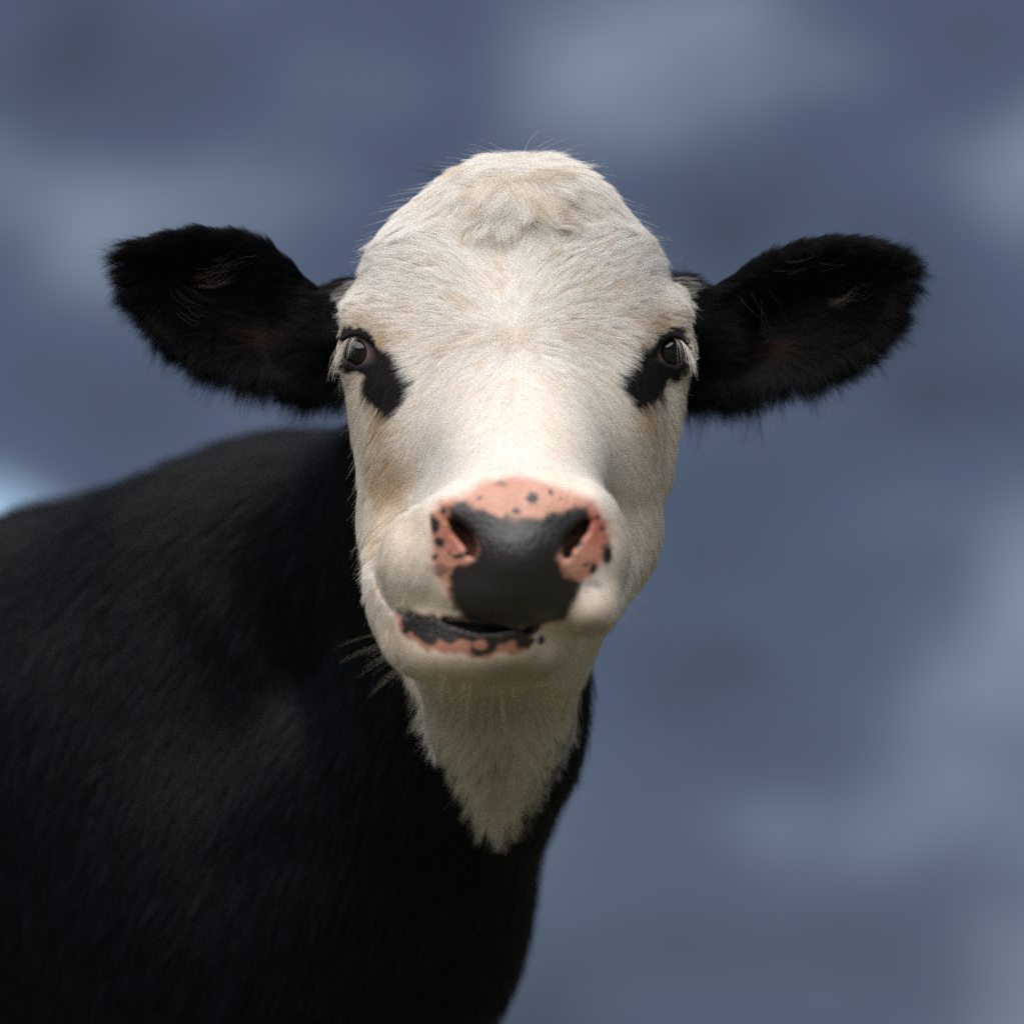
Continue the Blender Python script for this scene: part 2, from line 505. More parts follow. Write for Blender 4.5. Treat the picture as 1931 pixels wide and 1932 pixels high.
# ------------------------------------------------------------------ coat and skin colours, as the animal wears them
PATCH_L = [(645, 640), (655, 622), (675, 622), (693, 632), (706, 650), (715, 663), (728, 668), (744, 677), (751, 694), (763, 713), (767, 723), (761, 740), (746, 759), (726, 774), (718, 766), (701, 756), (691, 743), (688, 725), (688, 708), (672, 700), (655, 700), (652, 688), (645, 665)]
PATCH_R = [(1296, 640), (1285, 623), (1268, 624), (1250, 632), (1240, 650), (1223, 665), (1204, 671), (1194, 687), (1180, 712), (1175, 724), (1192, 740), (1203, 762), (1209, 755), (1226, 756), (1241, 748), (1246, 731), (1253, 718), (1263, 712), (1282, 708), (1290, 696), (1298, 665)]
PINK = [(808, 985), (829, 946), (868, 934), (893, 919), (928, 902), (976, 899), (1024, 907), (1066, 926), (1098, 936), (1118, 942), (1147, 984), (1152, 1016), (1138, 1054), (1117, 1088), (1090, 1100), (1084, 1131), (1060, 1170), (1005, 1186), (880, 1172), (848, 1130), (822, 1086), (812, 1050), (812, 1015)]
NOSE = [(845, 957), (860, 945), (876, 940), (888, 953), (900, 962), (932, 971), (970, 975), (1012, 978), (1056, 969), (1085, 956), (1110, 957), (1114, 972), (1104, 995), (1076, 1008), (1060, 1029), (1052, 1058), (1066, 1080), (1080, 1092), (1101, 1098), (1095, 1112), (1089, 1132), (1078, 1152), (1056, 1170), (1004, 1184), (900, 1180), (874, 1166), (858, 1148), (850, 1125), (846, 1090), (854, 1074), (876, 1066), (893, 1056), (903, 1038), (893, 1012), (870, 1002), (852, 985)]
LIP = [(744, 1150), (762, 1152), (810, 1168), (905, 1174), (1005, 1180), (1010, 1195), (985, 1208), (970, 1214), (930, 1215), (880, 1212), (835, 1206), (790, 1198), (762, 1186)]
LIP_PINK = [(741, 1148), (760, 1152), (905, 1174), (1010, 1185), (992, 1224), (973, 1235), (922, 1239), (829, 1236), (790, 1224), (763, 1210), (745, 1182)]
SPOTS = [(836, 962, 7, 6), (817, 990, 8, 20), (828, 1024, 11, 10), (1002, 938, 11, 8), (973, 965, 7, 6), (941, 914, 12, 8), (1117, 1074, 8, 8), (1145, 1050, 11, 22), (836, 1074, 20, 11), (862, 1050, 9, 6), (1092, 1030, 9, 6), (1120, 1104, 16, 9), (1075, 1050, 12, 5), (880, 1046, 10, 5), (908, 1010, 6, 4), (1036, 928, 5, 4), (905, 934, 5, 4), (1128, 975, 6, 5), (1135, 1000, 4, 5), (846, 1040, 5, 5), (822, 1052, 5, 4), (1100, 1068, 6, 4), (1062, 946, 4, 4)]
THROAT = [(700, 1180), (748, 1240), (768, 1290), (808, 1350), (848, 1420), (882, 1500), (902, 1535), (922, 1562), (942, 1574), (964, 1558), (986, 1522), (1012, 1465), (1045, 1400), (1085, 1330), (1125, 1240), (1200, 1150)]

WHITE = np.array([0.94, 0.905, 0.865]); TAN = np.array([0.60, 0.45, 0.29]); CHIN = np.array([0.60, 0.535, 0.455])
BLACK = np.array([0.0022, 0.0027, 0.0046]); PINKC = np.array([0.41, 0.165, 0.105]); NOSEC = np.array([0.0115, 0.0098, 0.0100])
RED = np.array([0.36, 0.10, 0.07])
def blob(x, y, cx, cy, rx, ry):
    return np.exp(-(((x - cx) / rx) ** 2 + ((y - cy) / ry) ** 2))
def mix(a, b, t):
    return a * (1 - t[:, None]) + b * t[:, None]
def coat(P):
    """colour, bare-skin mask, white mask at points of the animal (camera frame)"""
    x, y, w = to_layout(P)
    n1 = fbm(P / 0.010, 3, 3) - .5
    n2 = fbm(P / 0.003, 9, 2) - .5
    n3 = fbm(P / 0.028, 21, 3) - .5
    jx, jy = x + 9 * n2 + 14 * n1, y + 9 * (vnoise(P / 0.0035, 31) - .5) + 14 * (vnoise(P / .008, 33) - .5)
    headish = sstep(1345, 1315, y + 30 * n1) * sstep(175, 135, w + 50 * n1 + np.where(y > 760, -70, 0))
    ear = ((x < 640) | (x > 1302)) & (w > 100) & (y < 800)
    headish = np.where(ear, 0, headish)
    th = np.where(w < 480, sstep(12, -12, poly_sd(jx, jy, THROAT)), 0)
    white = np.maximum(headish, th)
    # cream and tan stains in the white; brow and cheek tan partly painted shade
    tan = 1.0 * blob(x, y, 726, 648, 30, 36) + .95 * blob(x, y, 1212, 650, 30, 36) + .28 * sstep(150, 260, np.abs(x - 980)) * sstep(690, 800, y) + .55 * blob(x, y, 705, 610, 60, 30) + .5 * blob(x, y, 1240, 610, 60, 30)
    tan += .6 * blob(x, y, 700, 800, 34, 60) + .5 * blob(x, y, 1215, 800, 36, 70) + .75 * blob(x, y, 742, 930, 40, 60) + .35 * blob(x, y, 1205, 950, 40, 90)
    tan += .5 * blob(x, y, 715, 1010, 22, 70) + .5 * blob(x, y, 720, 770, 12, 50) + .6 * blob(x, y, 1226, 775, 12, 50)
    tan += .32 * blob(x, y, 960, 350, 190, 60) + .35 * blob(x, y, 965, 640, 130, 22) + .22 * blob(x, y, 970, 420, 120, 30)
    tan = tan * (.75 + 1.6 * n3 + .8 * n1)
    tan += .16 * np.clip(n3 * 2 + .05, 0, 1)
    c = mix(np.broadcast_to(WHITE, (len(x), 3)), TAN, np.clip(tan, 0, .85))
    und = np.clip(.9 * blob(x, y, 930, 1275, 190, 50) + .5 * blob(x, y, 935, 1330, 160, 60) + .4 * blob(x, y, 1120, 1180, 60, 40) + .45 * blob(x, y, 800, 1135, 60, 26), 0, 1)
    und = np.maximum(und, .18 * th * (.7 + 1.8 * n3) + .5 * th * blob(x, y, 938, 1400, 26, 110))  # throat tint, its furrow shaded in by a darker painted line
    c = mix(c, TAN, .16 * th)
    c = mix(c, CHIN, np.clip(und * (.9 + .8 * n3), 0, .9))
    c = mix(c, np.array([.26, .21, .14]), np.clip((.75 * blob(x, y, 1112, 1182, 40, 20) + .62 * blob(x, y, 932, 1264, 110, 26) * (.8 + 1.5 * n3)) * (w < -250), 0, .8))  # shadow under the right lip lobe painted in; chin hair darker brown
    # dark patches below the eyes
    for p in (PATCH_L, PATCH_R):
        t = np.zeros(len(x)); m = in_box(x, y, p, 30) & (w < 130)
        t[m] = sstep(13, 1, poly_sd(jx[m], jy[m], p) - 6 * sstep(30, 75, np.abs(x[m] - (672 if p is PATCH_L else 1272))))
        c = mix(c, np.array([.016, .014, .016]), t)
    # naked muzzle, lips
    front = sstep(-300, -330, w)
    pk = np.zeros(len(x)); m = in_box(x, y, PINK, 40) & (w < -290)
    pk[m] = sstep(12, -10, poly_sd(x[m] + 10 * n2[m] + 8 * n1[m], y[m] + 16 * n1[m], PINK))
    pink = mix(np.broadcast_to(PINKC, (len(x), 3)), np.array([.50, .25, .175]), np.clip(.6 + 2.2 * n3, 0, 1))
    pink = mix(pink, RED, np.clip(.8 * blob(x, y, 860, 1010, 34, 40) + .8 * blob(x, y, 1118, 1000, 34, 50), 0, .9))
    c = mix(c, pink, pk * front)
    ns = np.zeros(len(x)); m = in_box(x, y, NOSE, 40) & (w < -290)
    ns[m] = sstep(7, -7, poly_sd(jx[m], jy[m], NOSE))
    for (sx, sy, rx, ry) in SPOTS:
        ns = np.maximum(ns, front * (.55 + .45 * (rx < 12)) * sstep(1.4, .6, np.sqrt(((jx - sx) / rx) ** 2 + ((jy - sy) / ry) ** 2)))
    lp = np.zeros(len(x)); m = in_box(x, y, LIP_PINK, 30) & (w < -200)
    lp[m] = sstep(6, -6, poly_sd(jx[m], jy[m], LIP_PINK))
    c = mix(c, PINKC * np.array([.85, .95, 1.0]), lp)
    lb = np.zeros(len(x)); m = in_box(x, y, LIP, 40) & (w < -200)
    nn = np.zeros(len(x)); nn[m] = vnoise(P[m] / .0062, 77) - .5
    lb[m] = sstep(5, -5, poly_sd(jx[m], jy[m], LIP) + 46 * (nn[m] - .10) * sstep(1184, 1204, y[m]))
    c = mix(c, NOSEC, np.maximum(ns * front, lb))
    # inside of nostrils and mouth: dark moist flesh
    bare = np.clip(np.maximum(np.maximum(pk * front, lp), np.maximum(ns * front, lb)), 0, 1)
    bl = np.broadcast_to(BLACK, (len(x), 3)).copy()
    rd = np.clip(.8 * blob(x, y, 500, 640, 34, 14) + .8 * blob(x, y, 1448, 660, 30, 14), 0, 1) * (w < 320)
    bl = mix(bl, np.array([.040, .015, .010]), rd)
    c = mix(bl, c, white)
    bare = bare * white
    return c, bare, white

def vcol(me, name, cols):
    a = me.attributes.new(name, 'FLOAT_COLOR', 'POINT')
    out = np.ones((len(cols), 4), np.float32); out[:, :3] = cols
    a.data.foreach_set('color', out.ravel())

def principled(name, color=(.5, .5, .5), rough=.5, spec=.5, **kw):
    m = bpy.data.materials.new(name); m.use_nodes = True
    b = m.node_tree.nodes['Principled BSDF']
    b.inputs['Base Color'].default_value = (*color, 1)
    b.inputs['Roughness'].default_value = rough
    b.inputs['Specular IOR Level'].default_value = spec
    for k, v in kw.items():
        b.inputs[k].default_value = v
    return m, b
def attr(m, name):
    n = m.node_tree.nodes.new('ShaderNodeAttribute'); n.attribute_name = name
    return n

def skin_material():
    m, b = principled('hide', rough=.75, spec=.35)
    L = m.node_tree.links.new
    a = attr(m, 'Col'); L(a.outputs['Color'], b.inputs['Base Color'])
    br = attr(m, 'Bare')
    mr = N(m.node_tree, 'ShaderNodeMapRange'); L(br.outputs['Fac'], mr.inputs['Value'])
    mr.inputs['To Min'].default_value = .8; mr.inputs['To Max'].default_value = .41
    L(mr.outputs[0], b.inputs['Roughness'])
    tc = N(m.node_tree, 'ShaderNodeTexCoord')
    vo = N(m.node_tree, 'ShaderNodeTexVoronoi'); vo.feature = 'F1'
    vo.inputs['Scale'].default_value = 420
    L(tc.outputs['Object'], vo.inputs['Vector'])
    no = N(m.node_tree, 'ShaderNodeTexNoise'); no.inputs['Scale'].default_value = 90; no.inputs['Detail'].default_value = 3
    L(tc.outputs['Object'], no.inputs['Vector'])
    ad = N(m.node_tree, 'ShaderNodeMath', operation='ADD')
    L(vo.outputs['Distance'], ad.inputs[0]); L(no.outputs['Fac'], ad.inputs[1])
    bp = N(m.node_tree, 'ShaderNodeBump'); bp.inputs['Distance'].default_value = .0005
    L(br.outputs['Fac'], bp.inputs['Strength'])
    L(ad.outputs[0], bp.inputs['Height']); L(bp.outputs[0], b.inputs['Normal'])
    ms = N(m.node_tree, 'ShaderNodeMapRange'); L(br.outputs['Fac'], ms.inputs['Value'])
    ms.inputs['To Min'].default_value = .06; ms.inputs['To Max'].default_value = .45
    L(ms.outputs[0], b.inputs['Specular IOR Level'])
    mc = N(m.node_tree, 'ShaderNodeMath', operation='MULTIPLY'); mc.inputs[1].default_value = .10      # moist film
    L(br.outputs['Fac'], mc.inputs[0]); L(mc.outputs[0], b.inputs['Coat Weight']); b.inputs['Coat Roughness'].default_value = .22
    return m

def new_mesh(name, verts, faces, mat, parent=None, smooth=True):
    me = bpy.data.meshes.new(name)
    me.vertices.add(len(verts)); me.vertices.foreach_set('co', np.asarray(verts, np.float32).ravel())
    faces = np.asarray(faces)
    nf, k = faces.shape
    me.loops.add(nf * k); me.loops.foreach_set('vertex_index', faces.ravel().astype(np.int32))
    me.polygons.add(nf); me.polygons.foreach_set('loop_start', np.arange(0, nf * k, k, dtype=np.int32))
    me.update(calc_edges=True); me.validate()
    if smooth: me.polygons.foreach_set('use_smooth', np.ones(len(me.polygons), bool))
    me.materials.append(mat)
    o = bpy.data.objects.new(name, me); C.objects.link(o)
    if parent: o.parent = parent
    return o

# ------------------------------------------------------------------ the ground it stands on (a pasture, below the picture)
def ground():
    m, b = principled('pasture', rough=.9, spec=.2)
    L = m.node_tree.links.new
    tc = N(m.node_tree, 'ShaderNodeTexCoord')
    no = N(m.node_tree, 'ShaderNodeTexNoise'); no.inputs['Scale'].default_value = 3.0; no.inputs['Detail'].default_value = 8
    L(tc.outputs['Object'], no.inputs['Vector'])
    r = N(m.node_tree, 'ShaderNodeValToRGB')
    r.color_ramp.elements[0].position = .3; r.color_ramp.elements[0].color = (.075, .075, .044, 1)
    r.color_ramp.elements[1].position = .7; r.color_ramp.elements[1].color = (.165, .160, .105, 1)
    L(no.outputs['Fac'], r.inputs['Fac']); L(r.outputs['Color'], b.inputs['Base Color'])
    R = [0, 1, 2, 3, 5, 8, 13, 22, 40, 80, 160, 320, 640, 1200]
    vs, fs, A = [(0, 0, 0)], [], 48
    for r_ in R[1:]:
        for k in range(A):
            a = 2 * math.pi * k / A
            z = -0.0012 * max(0, r_ - 6) * (1 + .3 * math.sin(3 * a))
            vs.append((r_ * math.cos(a), r_ * math.sin(a), max(z, -1.2)))
    for k in range(A): fs.append((0, 1 + k, 1 + (k + 1) % A, 0))
    tri = [f[:3] for f in fs]
    quad = []
    for i in range(len(R) - 2):
        for k in range(A):
            a, b_ = 1 + i * A + k, 1 + i * A + (k + 1) % A
            quad.append((a, a + A, b_ + A, b_))
    me = bpy.data.meshes.new('ground'); me.from_pydata(vs, [], tri + quad); me.materials.append(m)
    o = bpy.data.objects.new('ground', me); C.objects.link(o)
    o['kind'] = 'structure'
ground()

# ------------------------------------------------------------------ the cow
cow = bpy.data.objects.new('cow', None); C.objects.link(cow)
cow['label'] = 'black cow with white face and pink and black speckled nose, ears spread wide'
cow['category'] = 'cow'
BASE = np.array([WITHERS[0], WITHERS[1], 0.0])
cow.location = BASE
def loc(P):
    """camera frame -> the cow's own coordinates"""
    return to_world(P) - BASE

t1 = time.time()
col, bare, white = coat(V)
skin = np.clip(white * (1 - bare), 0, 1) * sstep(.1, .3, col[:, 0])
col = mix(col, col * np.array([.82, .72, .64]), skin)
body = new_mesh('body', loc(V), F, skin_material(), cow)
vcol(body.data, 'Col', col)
a_ = body.data.attributes.new('Bare', 'FLOAT', 'POINT'); a_.data.foreach_set('value', bare.astype(np.float32))
print('coat', round(time.time() - t1, 1))

# eyes
def eye(ctr, gaze):
    g = np.array(gaze, float); g /= np.linalg.norm(g)
    ms, bs = principled('sclera', rough=.12, spec=.5)
    a = attr(ms, 'Col'); ms.node_tree.links.new(a.outputs['Color'], bs.inputs['Base Color'])
    bs.inputs['Coat Weight'].default_value = .6; bs.inputs['Coat Roughness'].default_value = .03
    u = np.cross(g, (0, 1, 0)); u /= np.linalg.norm(u); v = np.cross(u, g)
    def cap(t0, t1, nr, na, rad_f):
        vs, fs = [], []
        for i in range(nr + 1):
            t = t0 + (t1 - t0) * i / nr
            for k in range(na):
                ph = 2 * math.pi * k / na
                r = rad_f(t)
                vs.append(ctr + r * (math.cos(t) * g + math.sin(t) * (math.cos(ph) * u + math.sin(ph) * v)))
        for i in range(nr):
            for k in range(na):
                fs.append((i * na + k, (i + 1) * na + k, (i + 1) * na + (k + 1) % na, i * na + (k + 1) % na))
        return np.array(vs), np.array(fs)
    vs, fs = cap(0.02, math.pi - .02, 30, 48, lambda t: EYE_RAD)
    ball = new_mesh('eyeball', loc(vs), fs, ms, cow)
    rel = (vs - ctr) @ g / EYE_RAD
    sc = np.array([.24, .165, .18]) * np.ones((len(vs), 1))
    sc = mix(sc, np.array([.46, .24, .27]), sstep(.62, .35, rel))
    vcol(ball.data, 'Col', sc)
    ti = 0.57
    mi, bi = principled('iris', rough=.03, spec=.3)
    a = attr(mi, 'Col'); mi.node_tree.links.new(a.outputs['Color'], bi.inputs['Base Color'])
    bi.inputs['Coat Weight'].default_value = 0.15; bi.inputs['Coat Roughness'].default_value = .02
    vs2, fs2 = cap(0.004, ti, 14, 48, lambda t: EYE_RAD * (1.004 + .05 * (1 - (t / ti) ** 2)))
    iris = new_mesh('iris', loc(vs2), fs2, mi, ball)
    t = np.arccos(np.clip(((vs2 - ctr) @ g) / np.linalg.norm(vs2 - ctr, axis=1), -1, 1)) / ti
    ic = mix(np.array([.004, .004, .005]) * np.ones((len(vs2), 1)), np.array([.020, .012, .008]), sstep(.6, .85, t))
    ic = mix(ic, np.array([.03, .045, .06]), sstep(.93, 1.0, t))
    vcol(iris.data, 'Col', ic)
eye(EYE_L, (-.45, .02, -.89))
eye(EYE_R, (.30, .0, -.95))

# ------------------------------------------------------------------ fur
def fur_material(name, rough, spec, root=(1, 1, 1), glow=0.0, lean=2.5):
    m, b = principled(name, rough=rough, spec=spec)
    L = m.node_tree.links.new
    a = attr(m, 'Col')
    hi_ = N(m.node_tree, 'ShaderNodeHairInfo')
    mr = N(m.node_tree, 'ShaderNodeMapRange'); L(hi_.outputs['Intercept'], mr.inputs['Value'])
    mr.inputs['From Min'].default_value = .05; mr.inputs['From Max'].default_value = .6
    mx = N(m.node_tree, 'ShaderNodeMix', data_type='RGBA')
    mx.inputs['A'].default_value = (*root, 1); mx.inputs['B'].default_value = (1, 1, 1, 1)
    L(mr.outputs[0], mx.inputs['Factor'])
    k = N(m.node_tree, 'ShaderNodeVectorMath', operation='MULTIPLY')
    L(a.outputs['Color'], k.inputs[0]); L(mx.outputs['Result'], k.inputs[1]); L(k.outputs[0], b.inputs['Base Color'])
    # a dense coat is shaded like the hide it lies on: lean the hair's normal towards the skin's
    sn = attr(m, 'SurfN'); ge = N(m.node_tree, 'ShaderNodeNewGeometry')
    sc = N(m.node_tree, 'ShaderNodeVectorMath', operation='SCALE'); sc.inputs['Scale'].default_value = lean
    L(sn.outputs['Vector'], sc.inputs[0])
    ad = N(m.node_tree, 'ShaderNodeVectorMath', operation='ADD'); L(sc.outputs[0], ad.inputs[0]); L(ge.outputs['Normal'], ad.inputs[1])
    nn = N(m.node_tree, 'ShaderNodeVectorMath', operation='NORMALIZE'); L(ad.outputs[0], nn.inputs[0])
    L(nn.outputs[0], b.inputs['Normal'])
    if glow:                                                # pale hair lets light through
        tr = N(m.node_tree, 'ShaderNodeBsdfTranslucent'); L(k.outputs[0], tr.inputs['Color'])
        ms = N(m.node_tree, 'ShaderNodeMixShader'); ms.inputs['Fac'].default_value = glow
        L(b.outputs[0], ms.inputs[1]); L(tr.outputs[0], ms.inputs[2])
        L(ms.outputs[0], m.node_tree.nodes['Material Output'].inputs['Surface'])
    return m
M_WHITE = fur_material('white_hair', .6, .2, root=(.93, .85, .77), glow=.12)
M_BLACK = fur_material('black_hair', .42, .13, lean=1.0)

M_EAR = fur_material('ear_hair', .5, .10, lean=.6)

def strands(name, pts, radius, cols, mat, parent, tip=.25, nrm=None):
    n, k = pts.shape[:2]
    cu = bpy.data.hair_curves.new(name)
    cu.add_curves([k] * n)
    cu.points.foreach_set('position', np.ascontiguousarray(loc(pts), np.float32).ravel())
    ra = cu.attributes.get('radius') or cu.attributes.new('radius', 'FLOAT', 'POINT')
    prof = np.linspace(0, 1, k); prof = 1 - (1 - tip) * prof ** 1.5
    ra.data.foreach_set('value', (np.asarray(radius, np.float32).reshape(-1, 1) * prof * np.ones((n, 1))).astype(np.float32).ravel())
    ca = cu.attributes.new('Col', 'FLOAT_COLOR', 'CURVE')
    cc = np.ones((n, 4), np.float32); cc[:, :3] = cols
    ca.data.foreach_set('color', cc.ravel())
    if nrm is not None:
        na = cu.attributes.new('SurfN', 'FLOAT_VECTOR', 'CURVE')
        nw = nrm[:, :1] * np.array([1.0, 0, 0]) + nrm[:, 1:2] * UPV + nrm[:, 2:3] * FWD
        na.data.foreach_set('vector', np.ascontiguousarray(nw, np.float32).ravel())
    cu.materials.append(mat)
    o = bpy.data.objects.new(name, cu); C.objects.link(o); o.parent = parent
    return o

def normalize(v):
    return v / (np.sqrt((v * v).sum(1))[:, None] + 1e-9)

TRI = np.concatenate([F[:, [0, 1, 2]], F[:, [0, 2, 3]]])
tp = V[TRI]
t_n = np.cross(tp[:, 1] - tp[:, 0], tp[:, 2] - tp[:, 0])
t_area = np.sqrt((t_n * t_n).sum(1)) / 2
t_c = tp.mean(1)
VN = np.zeros_like(V)
for k in range(3):
    for a in range(3):
        VN[:, a] += np.bincount(TRI[:, k], t_n[:, a], len(V)).astype(np.float32)
VN = normalize(VN)
# make sure the normals point out of the solid
if sdf(V[:2000] + VN[:2000] * .002).mean() < 0:
    VN = -VN
def sample(weight, n):
    p = t_area * weight; cs = np.cumsum(p); cs /= cs[-1]
    i = np.searchsorted(cs, rng.random(n)); i = np.minimum(i, len(cs) - 1)
    r1, r2 = np.sqrt(rng.random(n)), rng.random(n)
    b = np.stack([1 - r1, r1 * (1 - r2), r1 * r2], 1).astype(np.float32)
    P = (V[TRI[i]] * b[:, :, None]).sum(1)
    return P, normalize((VN[TRI[i]] * b[:, :, None]).sum(1))

def clump(pts, amount, per, power=1.4, start=0.0):
    """draw the tips of neighbouring hairs together"""
    n, k = pts.shape[:2]
    g = rng.choice(n, max(2, n // per), replace=False)
    kd = kdtree.KDTree(len(g))
    for j, i in enumerate(g): kd.insert(pts[i, 0], j)
    kd.balance()
    find = kd.find
    idx = np.fromiter((find(p)[1] for p in pts[:, 0].tolist()), np.int64, n)
    G = pts[g[idx]]
    s = np.linspace(0, 1, k)
    wgt = np.clip((s - start) / (1 - start), 0, 1) ** power
    amt = np.asarray(amount).reshape(-1, 1, 1) if np.ndim(amount) else amount
    return pts + (G - pts) * (wgt[None, :, None] * amt), idx

def grow(P, Nn, D, length, lift0, lift1, k=5, curl=0.0, drop=0.0):
    """hairs that leave the skin at lift0 and lie down to lift1 (radians) along D"""
    T = normalize(D - Nn * (D * Nn).sum(1)[:, None])
    Bn = np.cross(Nn, T)
    pts = np.empty((len(P), k, 3), np.float32)
    pts[:, 0] = P - Nn * .0002
    cur = pts[:, 0].copy()
    ph = rng.random(len(P)) * 6.283
    cv = (rng.random(len(P)) - .5) * 2 * curl
    for i in range(1, k):
        t = (i - .5) / (k - 1)
        a = lift0 + (lift1 - lift0) * t
        a = np.broadcast_to(a, (len(P),))
        th = cv * t
        dirv = (T * np.cos(th)[:, None] + Bn * np.sin(th)[:, None]) * np.cos(a)[:, None] + Nn * np.sin(a)[:, None]
        if np.ndim(drop) or drop: 
            dirv = dirv + np.array([0, -1, 0], np.float32) * (np.asarray(drop) * t).reshape(-1, 1)
            dirv = normalize(dirv)
        cur = cur + dirv * (length / (k - 1))[:, None]
        pts[:, i] = cur
    return pts

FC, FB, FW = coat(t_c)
tx, ty, tw = to_layout(t_c)
tnrm = normalize(t_n)
if (tnrm[:500] * VN[TRI[:500, 0]]).sum() < 0: tnrm = -tnrm
facing = sstep(.75, .2, tnrm[:, 2])
sdE = np.full(len(tx), 999., np.float32)
for p in (LID_L, LID_R):
    m = in_box(tx, ty, p, 60) & (tw < 100); sdE[m] = np.minimum(sdE[m], poly_sd(tx[m], ty[m], p))

def face_fur():
    wt = FW * (1 - np.clip(FB * 1.6, 0, 1)) * facing * np.where(sdE < 4, 0, 1)
    wt = wt * np.where(ty > 1000, np.where(tw < -250, .7, .8), 1.0) * np.where((tw < -200) & (ty > 700), .9, 1)
    rr = np.hypot(tx - 972, ty - 634)
    wt = wt * (1 + 2.5 * np.exp(-(rr / 40) ** 2) + .8 * np.exp(-((tx - 980) / 22) ** 2) * (ty < 900)) * np.where((sdE < 15) & (ty < 668), 0, 1)
    n = 330000
    P, Nn = sample(wt, n)
    x, y, w = to_layout(P)
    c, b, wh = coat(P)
    n1 = fbm(P / .034, 41, 2) - .5; n2 = fbm(P / .034, 43, 2) - .5; n3 = vnoise(P / .008, 45) - .5
    # direction: a whorl between the eyes, everything streams away from it
    dx, dy = (x - 972) / 100, (y - 634) / 100
    r = np.sqrt(dx * dx + dy * dy) + .05
    gx, gy = dx / r, -dy / r
    up = sstep(590, 440, y)                                  # higher on the forehead the hair parts to the sides
    side = np.tanh((x - 975) / 110)
    gx = gx * (1 - .45 * up) + side * .85 * up
    gy = gy * (1 - .70 * up) + .22 * up
    crown = sstep(445, 405, y + 40 * n1)
    gx = gx * (1 - crown) + crown * side * 1.1
    gy = gy * (1 - crown) + crown * (-.55 + .5 * sstep(350, 300, y))
    lower = sstep(1180, 1260, y)
    gx = gx * (1 - .7 * lower) + sstep(1290, 1340, y) * np.tanh((x - 940) / 70) * .55; gy = gy * (1 - lower) - lower
    gz = np.zeros_like(gx) + .25 * sstep(760, 900, y) * np.abs(np.tanh((x - 985) / 150))   # cheeks: swept back
    wav = .22 + .45 * sstep(520, 400, y) + 2.2 * np.exp(-(r / .22) ** 2)
    rj = 1 + 5 * np.exp(-(r / .25) ** 2) + 2 * np.exp(-((x - 980) / 16) ** 2)
    rj = rng.normal(0, .10, (n, 2)) * rj[:, None]
    D = np.stack([gx + n1 * wav * 2 + rj[:, 0], gy + n2 * wav * 2 + rj[:, 1], gz + n3 * .2], 1).astype(np.float32)
    L_ = 6.5 + 7.5 * sstep(760, 600, y) + 6 * sstep(560, 430, y) + 5 * sstep(120, 260, np.abs(x - 975)) * sstep(620, 780, y)
    L_ = L_ * np.where((w < -260) & (y > 880), .55, 1.0) * (1 - .35 * sstep(70, 130, w))
    th = sstep(1290, 1340, y)
    L_ = L_ * (1 - th) + 19 * th
    eyen = np.minimum(np.hypot(x - 678, y - 660), np.hypot(x - 1268, y - 660))
    L_ = L_ * (.40 + .60 * sstep(45, 110, eyen))
    L_ = np.where(c.max(1) < .08, L_ * .5, L_)
    L_ = L_ * (.65 + .7 * rng.random(n)) * .001
    lift0 = .26 + .14 * n3 + .28 * th + .10 * sstep(560, 430, y) + .3 * sstep(110, 60, eyen) + .15 * ((w < -260) & (y > 880))
    fly = rng.random(n) < .004
    lift0 = np.where(fly, lift0 + .35, lift0); L_ = np.where(fly, L_ * 1.25, L_)
    lift1 = np.where(fly, .35, .03 + .22 * th)
    pts = grow(P, Nn, D, L_, lift0, lift1, 5, curl=.45, drop=.25 * th)
    amt = .24 + .24 * sstep(760, 520, y) + .25 * th + .2 * sstep(180, 280, np.abs(x - 975)) * sstep(700, 800, y)
    pts, ci = clump(pts, np.where(fly, 0, amt * (.7 + .6 * rng.random(n))), 44, 1.0)
    cr = rng.random(ci.max() + 1)[ci]
    k = .92 + .14 * rng.random(n) + .08 * (cr - .5)
    c = mix(c, TAN, np.where((cr > .9) & (c[:, 0] > .4), .38 * sstep(860, 640, y), 0))
    c = np.clip(c * k[:, None], 0, .95)
    rad = (.040 + .026 * rng.random(n)) * .001
    strands('face_fur', pts, rad, c, M_WHITE, cow, nrm=Nn)

